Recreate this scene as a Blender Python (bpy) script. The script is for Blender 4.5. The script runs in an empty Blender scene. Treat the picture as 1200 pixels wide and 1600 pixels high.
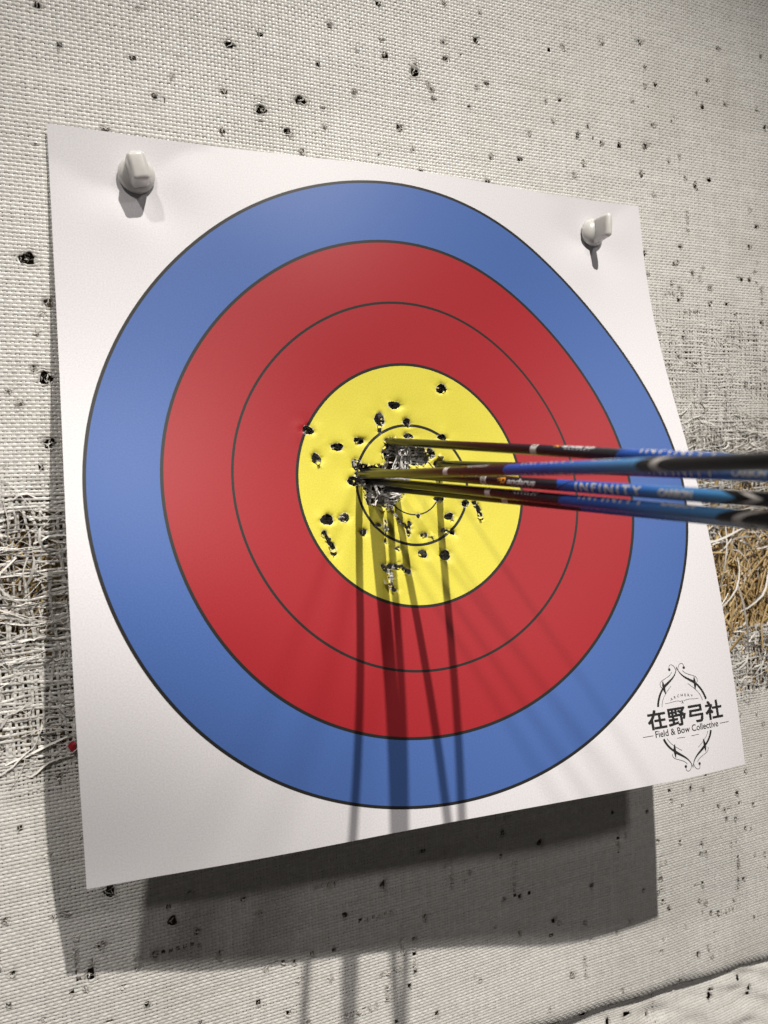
import bpy, bmesh, math, random
import numpy as np
from mathutils import Vector, Matrix

random.seed(7)
rng = np.random.default_rng(7)
scene = bpy.context.scene
col = scene.collection

# ------------------------------------------------------------------ camera
cam_d = bpy.data.cameras.new('camera')
cam = bpy.data.objects.new('camera', cam_d)
col.objects.link(cam)
cam_d.sensor_fit = 'VERTICAL'
cam_d.sensor_height = 36.0
cam_d.lens = 1101.0 / 1600.0 * 36.0
R = [[0.92599154, -0.05019157, 0.3741931], [-0.37595082, -0.03162001, 0.92609997], [-0.03465043, -0.99823894, -0.04814942]]
CAM = Vector((-0.19322798, -0.447729, 0.00597696))
cam.matrix_world = Matrix(((R[0][0], -R[0][1], -R[0][2], CAM.x), (R[1][0], -R[1][1], -R[1][2], CAM.y),
                           (R[2][0], -R[2][1], -R[2][2], CAM.z), (0, 0, 0, 1)))
cam_d.clip_start = 0.01
cam_d.clip_end = 50
cam_d.dof.use_dof = True
cam_d.dof.focus_distance = 0.455
cam_d.dof.aperture_fstop = 9.0
scene.camera = cam

# ------------------------------------------------------------------ light
world = bpy.data.worlds.new('World')
scene.world = world
world.use_nodes = True
bg = world.node_tree.nodes['Background']
bg.inputs[0].default_value = (1.0, 0.93, 0.90, 1)
bg.inputs[1].default_value = 0.035
scene.view_settings.view_transform = 'Standard'
scene.view_settings.look = 'None'
scene.view_settings.exposure = 0.0
scene.view_settings.gamma = 1.0
scene.view_settings.use_curve_mapping = False


def spot(name, loc, aim, power, size_deg, blend, radius, colr):
    d = bpy.data.lights.new(name, 'SPOT')
    d.energy = power
    d.spot_size = math.radians(size_deg)
    d.spot_blend = blend
    d.shadow_soft_size = radius
    d.color = colr
    o = bpy.data.objects.new(name, d)
    o.location = loc
    o.rotation_euler = (Vector(aim) - Vector(loc)).to_track_quat('-Z', 'Y').to_euler()
    col.objects.link(o)
    return o


spot('ceiling_spot_lamp', (0.110, -0.95, 1.29), (0.11, 0, -0.92), 143.0, 62, 1.0, 0.012, (1.0, 0.95, 0.885))
spot('ceiling_spot_lamp', (-0.62, -0.80, 1.15), (-0.24, 0, -0.62), 42.0, 50, 1.0, 0.034, (1.0, 0.945, 0.90))
spot('ceiling_spot_lamp', (0.385, -1.20, 0.78), (0.05, 0, -0.40), 12.0, 66, 1.0, 0.050, (1.0, 0.94, 0.92))


# ------------------------------------------------------------------ helpers
def link(o, parent=None):
    col.objects.link(o)
    if parent is not None:
        o.parent = parent
    return o


def tag(o, label, cat, group=None, kind=None):
    o['label'] = label
    o['category'] = cat
    if group:
        o['group'] = group
    if kind:
        o['kind'] = kind
    return o


def empty(name, loc=(0, 0, 0)):
    o = bpy.data.objects.new(name, None)
    o.location = loc
    o.empty_display_size = 0.02
    col.objects.link(o)
    return o


def np_mesh(name, verts, faces, mat, parent=None, smooth=True, attrs=None):
    """verts (n,3), faces (m,k) with constant k"""
    me = bpy.data.meshes.new(name)
    faces = np.asarray(faces, dtype=np.int32)
    k = faces.shape[1]
    me.vertices.add(len(verts))
    me.vertices.foreach_set('co', np.asarray(verts, dtype=np.float32).ravel())
    me.loops.add(faces.size)
    me.loops.foreach_set('vertex_index', faces.ravel())
    me.polygons.add(len(faces))
    me.polygons.foreach_set('loop_start', np.arange(0, faces.size, k, dtype=np.int32))
    if attrs:
        for an, (typ, arr) in attrs.items():
            a = me.attributes.new(an, typ, 'POINT')
            a.data.foreach_set('vector' if typ == 'FLOAT_VECTOR' else 'value', np.asarray(arr, dtype=np.float32).ravel())
    me.update(calc_edges=True)
    me.validate()
    me.polygons.foreach_set('use_smooth', np.full(len(me.polygons), smooth))
    me.materials.append(mat)
    o = bpy.data.objects.new(name, me)
    return link(o, parent)


def bm_obj(name, bm, mat, parent=None, smooth=True):
    me = bpy.data.meshes.new(name)
    bm.to_mesh(me)
    bm.free()
    for p in me.polygons:
        p.use_smooth = smooth
    me.materials.append(mat)
    return link(bpy.data.objects.new(name, me), parent)


def lattice(n, seed):
    return np.random.default_rng(seed).random((n, n))


_L = {}


def vnoise(x, z, scale, seed=0):
    """smooth value noise in -1..1, x,z arrays, scale = feature size"""
    if seed not in _L:
        _L[seed] = lattice(128, 1000 + seed)
    T = _L[seed]
    u = np.asarray(x) / scale + 31.7
    v = np.asarray(z) / scale + 57.3
    iu = np.floor(u).astype(int)
    iv = np.floor(v).astype(int)
    fu = u - iu
    fv = v - iv
    fu = fu * fu * (3 - 2 * fu)
    fv = fv * fv * (3 - 2 * fv)
    a = T[iu % 128, iv % 128]
    b = T[(iu + 1) % 128, iv % 128]
    c = T[iu % 128, (iv + 1) % 128]
    d = T[(iu + 1) % 128, (iv + 1) % 128]
    return 2 * (a * (1 - fu) * (1 - fv) + b * fu * (1 - fv) + c * (1 - fu) * fv + d * fu * fv) - 1


# ------------------------------------------------------------------ materials
def new_mat(name):
    m = bpy.data.materials.new(name)
    m.use_nodes = True
    nt = m.node_tree
    return m, nt, nt.nodes['Principled BSDF']


def node(nt, typ, **kw):
    n = nt.nodes.new(typ)
    for k, v in kw.items():
        setattr(n, k, v)
    return n


def math_n(nt, op, a, b=None, c=None):
    n = nt.nodes.new('ShaderNodeMath')
    n.operation = op
    for i, v in enumerate((a, b, c)):
        if v is None:
            continue
        if isinstance(v, (int, float)):
            n.inputs[i].default_value = v
        else:
            nt.links.new(v, n.inputs[i])
    return n.outputs[0]


def mix_col(nt, fac, a, b):
    n = nt.nodes.new('ShaderNodeMix')
    n.data_type = 'RGBA'
    if isinstance(fac, (int, float)):
        n.inputs[0].default_value = fac
    else:
        nt.links.new(fac, n.inputs[0])
    for i, v in ((6, a), (7, b)):
        if isinstance(v, tuple):
            n.inputs[i].default_value = (*v, 1)
        else:
            nt.links.new(v, n.inputs[i])
    return n.outputs[2]


def noise_n(nt, vec, scale, detail=3, rough=0.55):
    n = nt.nodes.new('ShaderNodeTexNoise')
    n.inputs['Scale'].default_value = scale
    n.inputs['Detail'].default_value = detail
    n.inputs['Roughness'].default_value = rough
    if vec is not None:
        nt.links.new(vec, n.inputs['Vector'])
    return n.outputs['Fac']


def bump_n(nt, h, strength, dist):
    b = nt.nodes.new('ShaderNodeBump')
    b.inputs['Strength'].default_value = strength
    b.inputs['Distance'].default_value = dist
    nt.links.new(h, b.inputs['Height'])
    return b.outputs[0]


def fabric_mat(name, stretch):
    m, nt, p = new_mat(name)
    tc = node(nt, 'ShaderNodeTexCoord')
    mp = node(nt, 'ShaderNodeMapping')
    mp.inputs['Scale'].default_value = stretch
    nt.links.new(tc.outputs['Object'], mp.inputs[0])
    fine = noise_n(nt, mp.outputs[0], 1.0, 2)
    dirt = noise_n(nt, tc.outputs['Object'], 9, 5, 0.65)
    spk = noise_n(nt, tc.outputs['Object'], 160, 3, 0.6)
    at = node(nt, 'ShaderNodeAttribute', attribute_name='wear')
    ramp = node(nt, 'ShaderNodeMapRange')
    nt.links.new(dirt, ramp.inputs[0])
    ramp.inputs[1].default_value = 0.50
    ramp.inputs[2].default_value = 0.80
    c = mix_col(nt, ramp.outputs[0], (0.84, 0.825, 0.785), (0.66, 0.63, 0.57))
    c = mix_col(nt, math_n(nt, 'MULTIPLY', math_n(nt, 'SUBTRACT', fine, 0.35), 0.9), c, (0.80, 0.785, 0.75))
    tn = node(nt, 'ShaderNodeAttribute', attribute_name='tone')
    c = mix_col(nt, math_n(nt, 'MULTIPLY', tn.outputs['Fac'], 0.62), c, (0.50, 0.485, 0.45))  # uneven sheen of the tape segments, put into the colour as random greying
    pw = math_n(nt, 'MULTIPLY_ADD', spk, 3.2, -1.0)
    w = math_n(nt, 'MULTIPLY', at.outputs['Fac'], math_n(nt, 'MAXIMUM', pw, 0.0))
    w = math_n(nt, 'MINIMUM', w, 0.85)
    c = mix_col(nt, w, c, (0.20, 0.175, 0.145))
    nt.links.new(c, p.inputs['Base Color'])
    p.inputs['Roughness'].default_value = 0.33
    p.inputs['Specular IOR Level'].default_value = 0.6
    nt.links.new(bump_n(nt, fine, 0.25, 0.0003), p.inputs['Normal'])
    return m


M_weft = fabric_mat('woven_plastic_weft', (90, 60, 2600))
M_straw, nt, p = new_mat('straw')
at = node(nt, 'ShaderNodeAttribute', attribute_name='tone')
tc = node(nt, 'ShaderNodeTexCoord')
c = mix_col(nt, at.outputs['Fac'], (0.30, 0.18, 0.06), (0.82, 0.63, 0.32))
c = mix_col(nt, math_n(nt, 'MULTIPLY', noise_n(nt, tc.outputs['Object'], 130, 3), 0.5), c, (0.30, 0.19, 0.07))
nt.links.new(c, p.inputs['Base Color'])
p.inputs['Roughness'].default_value = 0.42

M_fray, nt, p = new_mat('frayed_plastic')
at = node(nt, 'ShaderNodeAttribute', attribute_name='tone')
nt.links.new(mix_col(nt, at.outputs['Fac'], (0.54, 0.51, 0.46), (0.80, 0.78, 0.74)), p.inputs['Base Color'])
p.inputs['Roughness'].default_value = 0.58

M_core, nt, p = new_mat('packed_dark_straw')
tc = node(nt, 'ShaderNodeTexCoord')
c = mix_col(nt, noise_n(nt, tc.outputs['Object'], 220, 5, 0.7), (0.06, 0.045, 0.03), (0.28, 0.20, 0.11))
nt.links.new(c, p.inputs['Base Color'])
nt.links.new(bump_n(nt, noise_n(nt, tc.outputs['Object'], 300, 4), 1.0, 0.004), p.inputs['Normal'])
p.inputs['Roughness'].default_value = 0.9

# printed paper: rings by the flat sheet coordinate stored on the mesh
M_paper, nt, p = new_mat('printed_target_paper')
at = node(nt, 'ShaderNodeAttribute', attribute_name='flat')
sx = node(nt, 'ShaderNodeSeparateXYZ')
nt.links.new(at.outputs['Vector'], sx.inputs[0])
r2 = math_n(nt, 'ADD', math_n(nt, 'MULTIPLY', sx.outputs[0], sx.outputs[0]), math_n(nt, 'MULTIPLY', sx.outputs[2], sx.outputs[2]))
rad = math_n(nt, 'SQRT', r2)
WHITE = (0.75, 0.735, 0.755)
YEL = (0.72, 0.645, 0.075)
RED = (0.365, 0.020, 0.027)
BLU = (0.068, 0.142, 0.40)
INK = (0.020, 0.020, 0.019)
tone = noise_n(nt, at.outputs['Vector'], 14, 3)
c = mix_col(nt, math_n(nt, 'LESS_THAN', rad, 0.2), WHITE, BLU)
c = mix_col(nt, math_n(nt, 'LESS_THAN', rad, 0.16), c, RED)
c = mix_col(nt, math_n(nt, 'LESS_THAN', rad, 0.08), c, YEL)
line = None
for rr, w in ((0.2, 0.0019), (0.16, 0.0019), (0.12, 0.0016), (0.08, 0.0019), (0.04, 0.0018), (0.02, 0.0009)):
    l = math_n(nt, 'LESS_THAN', math_n(nt, 'ABSOLUTE', math_n(nt, 'SUBTRACT', rad, rr)), w / 2)
    line = l if line is None else math_n(nt, 'MAXIMUM', line, l)
c = mix_col(nt, line, c, INK)
# print grain
grain = noise_n(nt, at.outputs['Vector'], 1000, 3, 0.75)
g = node(nt, 'ShaderNodeMapRange')
nt.links.new(grain, g.inputs[0])
g.inputs[1].default_value = 0.25
g.inputs[2].default_value = 0.75
g.inputs[3].default_value = 0.86
g.inputs[4].default_value = 1.11
hs = node(nt, 'ShaderNodeHueSaturation')
nt.links.new(c, hs.inputs['Color'])
nt.links.new(g.outputs[0], hs.inputs['Value'])
# torn fibre rim and unprinted back
tr = node(nt, 'ShaderNodeAttribute', attribute_name='torn')
geo = node(nt, 'ShaderNodeNewGeometry')
c = mix_col(nt, tr.outputs['Fac'], hs.outputs[0], (0.74, 0.71, 0.62))
bk = node(nt, 'ShaderNodeAttribute', attribute_name='back')
c = mix_col(nt, bk.outputs['Fac'], c, (0.74, 0.73, 0.70))
nt.links.new(c, p.inputs['Base Color'])
p.inputs['Roughness'].default_value = 0.50
p.inputs['Specular IOR Level'].default_value = 0.30
pb = noise_n(nt, at.outputs['Vector'], 900, 3, 0.6)
nt.links.new(bump_n(nt, pb, 0.22, 0.0002), p.inputs['Normal'])

M_ink, nt, p = new_mat('black_print_ink')
p.inputs['Base Color'].default_value = (0.022, 0.022, 0.022, 1)
p.inputs['Roughness'].default_value = 0.5


def simple(name, c, rough=0.4, **kw):
    m, nt, p = new_mat(name)
    tc = node(nt, 'ShaderNodeTexCoord')
    nz = noise_n(nt, tc.outputs['Object'], 400, 3)
    dark = tuple(v * 0.86 for v in c)
    nt.links.new(mix_col(nt, nz, c, dark), p.inputs['Base Color'])
    p.inputs['Roughness'].default_value = rough
    for k, v in kw.items():
        p.inputs[k].default_value = v
    return m


M_pin = simple('milky_nylon', (0.71, 0.70, 0.67), 0.28)
M_pin.node_tree.nodes['Principled BSDF'].inputs['Subsurface Weight'].default_value = 0.6
M_pin.node_tree.nodes['Principled BSDF'].inputs['Subsurface Radius'].default_value = (0.006, 0.0055, 0.005)
M_pin.node_tree.nodes['Principled BSDF'].inputs['Subsurface Scale'].default_value = 1.0
M_steel = simple('pin_steel', (0.5, 0.5, 0.5), 0.3, Metallic=1.0)
M_silver = simple('silver_grey_lettering', (0.52, 0.50, 0.46), 0.40)
M_whitep = simple('white_lettering', (0.80, 0.80, 0.80), 0.4)
M_orange = simple('orange_emblem', (0.80, 0.33, 0.03), 0.4)
M_vane = simple('plastic_vane', (0.10, 0.25, 0.60), 0.45)
M_nock = simple('nock_plastic', (0.75, 0.75, 0.72), 0.35)
M_red = simple('red_scrap_paper', (0.42, 0.02, 0.035), 0.5)

# arrow shaft: zones by distance from the size band (object z)
M_shaft, nt, p = new_mat('printed_carbon_shaft')
tc = node(nt, 'ShaderNodeTexCoord')
s3 = node(nt, 'ShaderNodeSeparateXYZ')
nt.links.new(tc.outputs['Object'], s3.inputs[0])
X, Y, Z = s3.outputs
zz = math_n(nt, 'ADD', Z, math_n(nt, 'MULTIPLY', math_n(nt, 'ABSOLUTE', Y), 0.9))
zb = math_n(nt, 'ADD', Z, math_n(nt, 'MULTIPLY', math_n(nt, 'ABSOLUTE', Y), 3.0))
BLACK = (0.006, 0.0055, 0.006)
blue_t = node(nt, 'ShaderNodeMapRange')
nt.links.new(Z, blue_t.inputs[0])
blue_t.inputs[1].default_value = 0.085
blue_t.inputs[2].default_value = 0.138
blue = mix_col(nt, blue_t.outputs[0], (0.006, 0.070, 0.36), (0.055, 0.20, 0.38))
is_blue = math_n(nt, 'GREATER_THAN', zz, 0.0565)
not_end = math_n(nt, 'LESS_THAN', zb, 0.1385)
c = mix_col(nt, math_n(nt, 'MULTIPLY', is_blue, not_end), BLACK, blue)
# black lens-shaped tick inside the blue start
tick = math_n(nt, 'LESS_THAN', math_n(nt, 'ABSOLUTE', math_n(nt, 'SUBTRACT', math_n(nt, 'ADD', Z, math_n(nt, 'MULTIPLY', Y, 2.2)), 0.0595)), 0.0008)
c = mix_col(nt, tick, c, BLACK)
# silver chevron
chv = math_n(nt, 'LESS_THAN', math_n(nt, 'ABSOLUTE', math_n(nt, 'SUBTRACT', zb, 0.1460)), 0.0016)
c = mix_col(nt, chv, c, (0.42, 0.40, 0.37))
# white size band on the facing side
band = math_n(nt, 'MULTIPLY', math_n(nt, 'GREATER_THAN', Z, 0.0), math_n(nt, 'LESS_THAN', Z, 0.0045))
c = mix_col(nt, math_n(nt, 'MULTIPLY', band, math_n(nt, 'GREATER_THAN', X, -0.0015)), c, (0.60, 0.58, 0.54))
nt.links.new(c, p.inputs['Base Color'])
p.inputs['Roughness'].default_value = 0.27
p.inputs['Specular IOR Level'].default_value = 0.30
p.inputs['Coat Weight'].default_value = 0.04
p.inputs['Coat Roughness'].default_value = 0.2
wv = noise_n(nt, tc.outputs['Object'], 900, 2)
nt.links.new(bump_n(nt, wv, 0.06, 0.0002), p.inputs['Normal'])


# ------------------------------------------------------------------ the woven butt face
def weave_base(x, z):
    """depth y (negative = towards camera) of the main cover"""
    y = 0.0022 + 0.0016 * vnoise(x, z, 0.16, 1) + 0.0006 * vnoise(x, z, 0.05, 2)
    y = y - 0.011 * np.exp(-((x + 0.003) ** 2 + (z - 0.005) ** 2) / (2 * 0.055 ** 2))
    # belly rolling back to the lapped hem at the bottom
    e = hem_z(x)
    t = np.clip((e + 0.010 - z) / 0.010, 0, 1.3)
    y = y - 0.0035 * np.exp(-((z - e) / 0.045) ** 2) + 0.003 * t ** 2
    y = y + 0.002 * vnoise(x, z, 0.10, 3) * np.clip((-0.2 - z) / 0.05, 0, 1)
    return y


def hem_z(x):
    return -0.4215 - 0.020 * np.clip((x - 0.08) / 0.28, -1, 1.6) + 0.0010 * np.sin(x * 34.0) + 0.0007 * np.sin(x * 81 + 1)


def damage(x, z):
    def g(cx, cz, rx, rz, p=2):
        return np.exp(-(np.abs((x - cx) / rx) ** p + np.abs((z - cz) / rz) ** p))
    d = 0.80 * g(-0.235, -0.045, 0.11, 0.052, 4)
    d = np.maximum(d, 0.42 * g(-0.26, -0.120, 0.12, 0.045, 4))
    d = np.maximum(d, 0.75 * g(0.0, -0.0, 0.06, 0.055, 4))
    d = np.maximum(d, 0.80 * g(0.33, 0.000, 0.085, 0.050, 4))
    d = np.maximum(d, 1.5 * g(0.345, -0.085, 0.075, 0.058, 4))
    d = np.maximum(d, 0.75 * g(0.35, -0.165, 0.06, 0.030, 4))
    d = np.maximum(d, 0.28 * g(0.30, 0.09, 0.12, 0.05, 4))
    return np.clip(d * (1 + 0.35 * vnoise(x, z, 0.02, 5)), 0, 1.2)


HOLES_MM = [(-104, 277), (-85, 287), (-38, 303), (-47, 276), (-22, 262), (-60, 251), (-86, 241), (-109, 248), (-145, 237), (-162, 258), (-140, 251), (-217, 201), (-179, 215), (-211, 278), (-60, 219), (-111, 224), (-70, 230), (1, 291), (23, 285), (46, 309), (73, 315), (60, 303), (48, 298), (33, 278), (37, 269), (72, 283), (80, 287), (10, 245), (20, 232), (25, 217), (78, 217), (82, 235), (106, 237), (130, 282), (142, 285), (136, 269), (158, 261), (115, 257), (180, 258), (197, 259), (223, 262), (210, 295), (182, 334), (220, 342), (224, 323), (289, 324), (251, 287), (231, 279), (283, 302), (308, 308), (354, 295), (258, 259), (247, 253), (219, 240), (163, 239), (154, 231), (231, 225), (274, 238), (289, 244), (335, 223), (343, 211), (334, 193), (220, 178), (257, 186), (-224, 137), (-214, 113), (-224, 75), (-218, 70), (-232, 55), (-218, 33), (-199, -238), (-164, -266), (-149, -277), (-175, -284), (-206, -270), (-212, -286), (-215, -294), (-253, -273), (-239, -305), (-181, -314), (-107, -314), (-61, -270), (-22, -279), (-51, -293), (-40, -299), (-109, -276), (-119, -264), (9, -311), (67, -334), (90, -317), (110, -280), (77, -265), (157, -326), (121, -345), (194, -364), (234, -364), (228, -357), (264, -412), (135, -392), (48, -364), (-63, -333), (-26, -342), (-5, -356), (15, -383), (-113, -335), (112, -412), (278, -259), (325, -264), (240, -274), (314, -282), (301, -294), (224, -305), (271, -326), (321, -361), (305, -441), (278, -456), (315, -439), (242, -430), (289, 155), (289, 142), (278, 162), (308, 143), (317, 135), (260, 113), (287, 90), (311, 78), (259, 35), (270, 70), (244, 90), (300, 109), (254, 98)]
HR = {(23, 285): 4.4, (-60, 251): 3.8, (-86, 241): 3.6, (-104, 277): 3.2, (-224, 137): 4.4, (-218, 70): 4.0, (-218, 33): 3.6,
      (-199, -238): 4.0, (-164, -266): 3.4, (-212, -286): 3.6, (110, -280): 3.2, (-22, -279): 3.2, (223, 262): 3.2, (-214, 113): 3.0}
holes = []
for hx, hz in HOLES_MM:
    holes.append((hx / 1000, hz / 1000, HR.get((hx, hz), random.uniform(1.2, 2.6)) * 0.60 / 1000))
for i in range(430):
    t = random.random()
    if t < 0.4:
        hx, hz = random.uniform(0.22, 0.44), random.uniform(-0.40, 0.19)
    elif t < 0.55:
        hx, hz = random.uniform(-0.30, -0.20), random.uniform(-0.30, 0.12)
    else:
        hx, hz = random.uniform(-0.30, 0.44), random.choice((random.uniform(0.20, 0.44), random.uniform(-0.42, -0.22)))
    holes.append((hx, hz, random.uniform(0.5, 1.15) / 1000))
for i in range(70):   # pulled threads: short rows of tiny nicks
    hx, hz = random.uniform(-0.28, 0.42), random.choice((random.uniform(-0.41, -0.21), random.uniform(0.02, 0.20)))
    if -0.2 < hx < 0.2 and hz > -0.2:
        continue
    vert = random.random() < 0.5
    for k in range(random.randint(3, 7)):
        holes.append((hx + (0 if vert else k * 0.0044), hz + (k * 0.0044 if vert else 0) + random.gauss(0, 0.0004), random.uniform(0.4, 0.75) / 1000))


def make_weave(name, x0, x1, z0, z1, px, pz, basefn, dmgfn, hol, parent, mat, keepfn=None, seed=0, amp=0.00034):
    V = []
    F = []
    Wr = []
    Tn = []
    base = 0
    r = np.random.default_rng(seed)
    nx = int(round((x1 - x0) / px))
    nz = int(round((z1 - z0) / pz))
    SUB = 2
    for horiz in (True, False):
        nt_ = nz if horiz else nx
        nc = nx if horiz else nz
        pw_, pl = (pz, px) if horiz else (px, pz)
        k = np.arange(nt_)
        j = np.arange(nc * SUB + 1)
        K, J = np.meshgrid(k, j, indexing='ij')
        along = (x0 if horiz else z0) + J * pl / SUB
        cent = (z0 if horiz else x0) + (K + 0.5) * pw_
        # drifting of the tape, width changes
        ph = r.random(nt_)[:, None] * 100
        if horiz:
            dm0 = dmgfn(along, cent)
        else:
            dm0 = dmgfn(cent, along)
        drift = 0.10 * pw_ * vnoise(along, K * 7.13 + ph, 0.03, 11 + seed) + dm0 * 0.0032 * vnoise(along, K * 3.37 + ph, 0.016, 12 + seed)
        drift = drift + dm0 ** 2 * 0.006 * vnoise(along, K * 5.9, 0.03, 13 + seed)
        wid = (0.86 if horiz else 0.82) * pw_ * (1 + 0.10 * vnoise(along, K * 9.1, 0.02, 14 + seed)) * (1 - 0.30 * np.clip(dm0, 0, 1))
        wid = wid * (1 + 0.08 * (r.random(nt_)[:, None] - 0.5))
        par = np.cos(np.pi * (J / SUB - 0.5 + K + (0 if horiz else 1)))
        h = (amp if horiz else amp * 0.8) * par
        yj = dm0 * 0.0018 * vnoise(along, K * 11.3 + ph, 0.012, 15 + seed) + 0.00008 * vnoise(along, K * 2.7, 0.006, 16)
        tw = dm0 * 1.3 * vnoise(along, K * 4.4 + ph, 0.014, 17 + seed)
        vs = []
        for s in (-1, 0, 1):
            off = s * wid / 2 * np.cos(tw)
            c2 = cent + drift + off
            xx, zz_ = (along, c2) if horiz else (c2, along)
            yy = basefn(xx, zz_) - h - yj + s * wid / 2 * np.sin(tw)
            if s == 0:
                yy = yy - (0.00050 if horiz else 0.00024)
            vs.append(np.stack([xx, yy, zz_], -1))
        P = np.stack(vs, 2)  # K,J,3,3
        tone_ = r.random((nt_, nc // 2 + 2))[np.arange(nt_)[:, None], (J // SUB + K) // 2 % (nc // 2 + 2)]
        tone_ = 0.6 * tone_ + 0.4 * r.random(nt_)[:, None]
        C0 = P[:, :, 1, :]
        wear = 0.45 * np.clip(dm0, 0, 1)
        kill = np.zeros(K.shape, bool)
        for hx, hz, hr in hol:
            if horiz:
                kk = np.where(np.abs(cent[:, 0] - hz) < hr * 2.8 + pw_)[0]
                jj = np.where(np.abs(along[0] - hx) < hr * 2.8 + pl)[0]
            else:
                kk = np.where(np.abs(cent[:, 0] - hx) < hr * 2.8 + pw_)[0]
                jj = np.where(np.abs(along[0] - hz) < hr * 2.8 + pl)[0]
            if len(kk) == 0 or len(jj) == 0:
                continue
            sl = np.ix_(kk, jj)
            Q = P[sl]
            dx = Q[..., 0] - hx
            dz = Q[..., 2] - hz
            hs_ = math.sin(hx * 9173.0 + hz * 3391.0)
            sx_ = 1.0 + 0.32 * hs_
            aa = np.arctan2(dz, dx)
            d = np.sqrt((dx * sx_) ** 2 + (dz / sx_) ** 2) * (1 + 0.16 * np.sin(3 * aa + hs_ * 9) + 0.10 * np.sin(7 * aa + hs_ * 20)) + 1e-7
            R2 = hr * 2.6
            nd = np.where(d < R2, hr * 0.75 + d * (R2 - hr * 0.75) / R2, d)
            f = nd / d
            f = np.minimum(f, 6)
            Q[..., 0] = hx + dx * f
            Q[..., 2] = hz + dz * f
            Q[..., 1] += np.where(d < R2, 0.0016 * (1 - d / R2) ** 1.5 * 1.0 , 0) + np.where(d < R2 * 1.2, -0.0005 * np.exp(-((d - hr) / (hr * 0.7)) ** 2), 0)
            P[sl] = Q
            dc = d[..., 1]
            kill[sl] |= dc < hr * (0.72 if hr > 0.0011 else 0.85) * (0.75 + 0.5 * r.random(dc.shape))
            wear[sl] = np.maximum(wear[sl], np.exp(-(dc / (hr * 1.7)) ** 2) * 0.9)
        gap = vnoise(along, K * 6.7 + ph, 0.022, 18 + seed) * 0.5 + 0.5
        kill |= (dm0 > 0.3) & (gap < (dm0 - 0.3) * 0.55)
        kill |= dm0 > 1.02
        if keepfn is not None:
            kill |= ~(keepfn(*((along, cent) if horiz else (cent, along))))
        nK, nJ = K.shape
        idx = base + (np.arange(nK)[:, None, None] * nJ + np.arange(nJ)[None, :, None]) * 3 + np.arange(3)[None, None, :]
        ok = ~(kill[:, :-1] | kill[:, 1:])
        for a in (0, 1):
            q = np.stack([idx[:, :-1, a], idx[:, 1:, a], idx[:, 1:, a + 1], idx[:, :-1, a + 1]], -1)
            F.append(q[ok])
        V.append(P.reshape(-1, 3))
        Wr.append(np.repeat(wear.ravel(), 3))
        Tn.append(np.repeat(tone_.ravel(), 3))
        base += nK * nJ * 3
    V = np.concatenate(V)
    F = np.concatenate(F)
    Wr = np.concatenate(Wr)
    Tn = np.concatenate(Tn)
    used = np.zeros(len(V), bool)
    used[F.ravel()] = True
    remap = np.cumsum(used) - 1
    return np_mesh(name, V[used], remap[F], mat, parent, True, {'wear': ('FLOAT', Wr[used]), 'tone': ('FLOAT', Tn[used])})


butt = tag(empty('target_butt', (0, 0.06, -0.62)), 'straw butt in white woven plastic, pocked with holes and torn open at both sides', 'archery butt')
O0 = Vector((0, 0.06, -0.62))


def under(o):
    """parent to the butt while keeping world coordinates in the mesh"""
    o.parent = butt
    o.location = -O0
    return o


HX0, HX1 = -0.40, 0.53
under(make_weave('woven_cover', HX0, HX1, -0.475, 0.505, 0.00220, 0.00218, weave_base, damage, holes, None, M_weft,
                 keepfn=lambda x, z: z > hem_z(x), seed=1))


# folded hem along the lower edge of the cover
def tube_strip(pts, rad, seg=8):
    V = []
    F = []
    n = len(pts)
    for i, p_ in enumerate(pts):
        a = np.array(pts[max(i - 1, 0)])
        b = np.array(pts[min(i + 1, n - 1)])
        t = b - a
        t /= np.linalg.norm(t) + 1e-9
        u = np.cross(t, [0, 1, 0.2])
        u /= np.linalg.norm(u) + 1e-9
        w = np.cross(t, u)
        for k in range(seg):
            an = 2 * math.pi * k / seg
            V.append(np.array(p_) + rad * (math.cos(an) * u + math.sin(an) * w))
    for i in range(n - 1):
        for k in range(seg):
            F.append((i * seg + k, i * seg + (k + 1) % seg, (i + 1) * seg + (k + 1) % seg, (i + 1) * seg + k))
    return V, F


xs = np.arange(HX0, HX1, 0.003)
hp = [(x, float(weave_base(np.array(x), hem_z(np.array(x)))) + 0.0012, float(hem_z(np.array(x))) + 0.0002) for x in xs]
V, F = tube_strip(hp, 0.0010)
under(np_mesh('hem', np.array(V), F, M_weft, None, True, {'wear': ('FLOAT', np.full(len(V), 0.25))}))


# lower cover piece behind the hem, wrinkled
def low_base(x, z):
    y = 0.0125 + 0.0030 * vnoise(x, z * 1.6, 0.06, 21) + 0.0022 * vnoise(x + z, z * 2.5, 0.022, 22) - 0.022 * np.clip((-0.425 - z) / 0.07, 0, 1.2)
    return y


holes_low = [(hx, hz, hr) for hx, hz, hr in holes if hz < -0.425]
for i in range(46):
    holes_low.append((random.uniform(0.08, 0.44), random.uniform(-0.54, -0.43), random.uniform(0.8, 2.2) / 1000))
under(make_weave('lower_cover', HX0, HX1, -0.60, -0.385, 0.0018, 0.0018, low_base,
                 lambda x, z: np.clip(0.25 * (vnoise(x, z, 0.03, 23) > 0.75), 0, 1), holes_low, None, M_weft, seed=40, amp=0.00026))

# packed straw core (a solid slab) and loose straws showing through the tears
bm = bmesh.new()
bmesh.ops.create_cube(bm, size=1)
for v in bm.verts:
    v.co = Vector((v.co.x * 0.93 + 0.065, v.co.y * 0.20 + 0.1205, v.co.z * 1.12 - 0.050))
bmesh.ops.bevel(bm, geom=bm.edges[:], offset=0.012, segments=3, affect='EDGES')
under(bm_obj('straw_core', bm, M_core, None))


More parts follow.
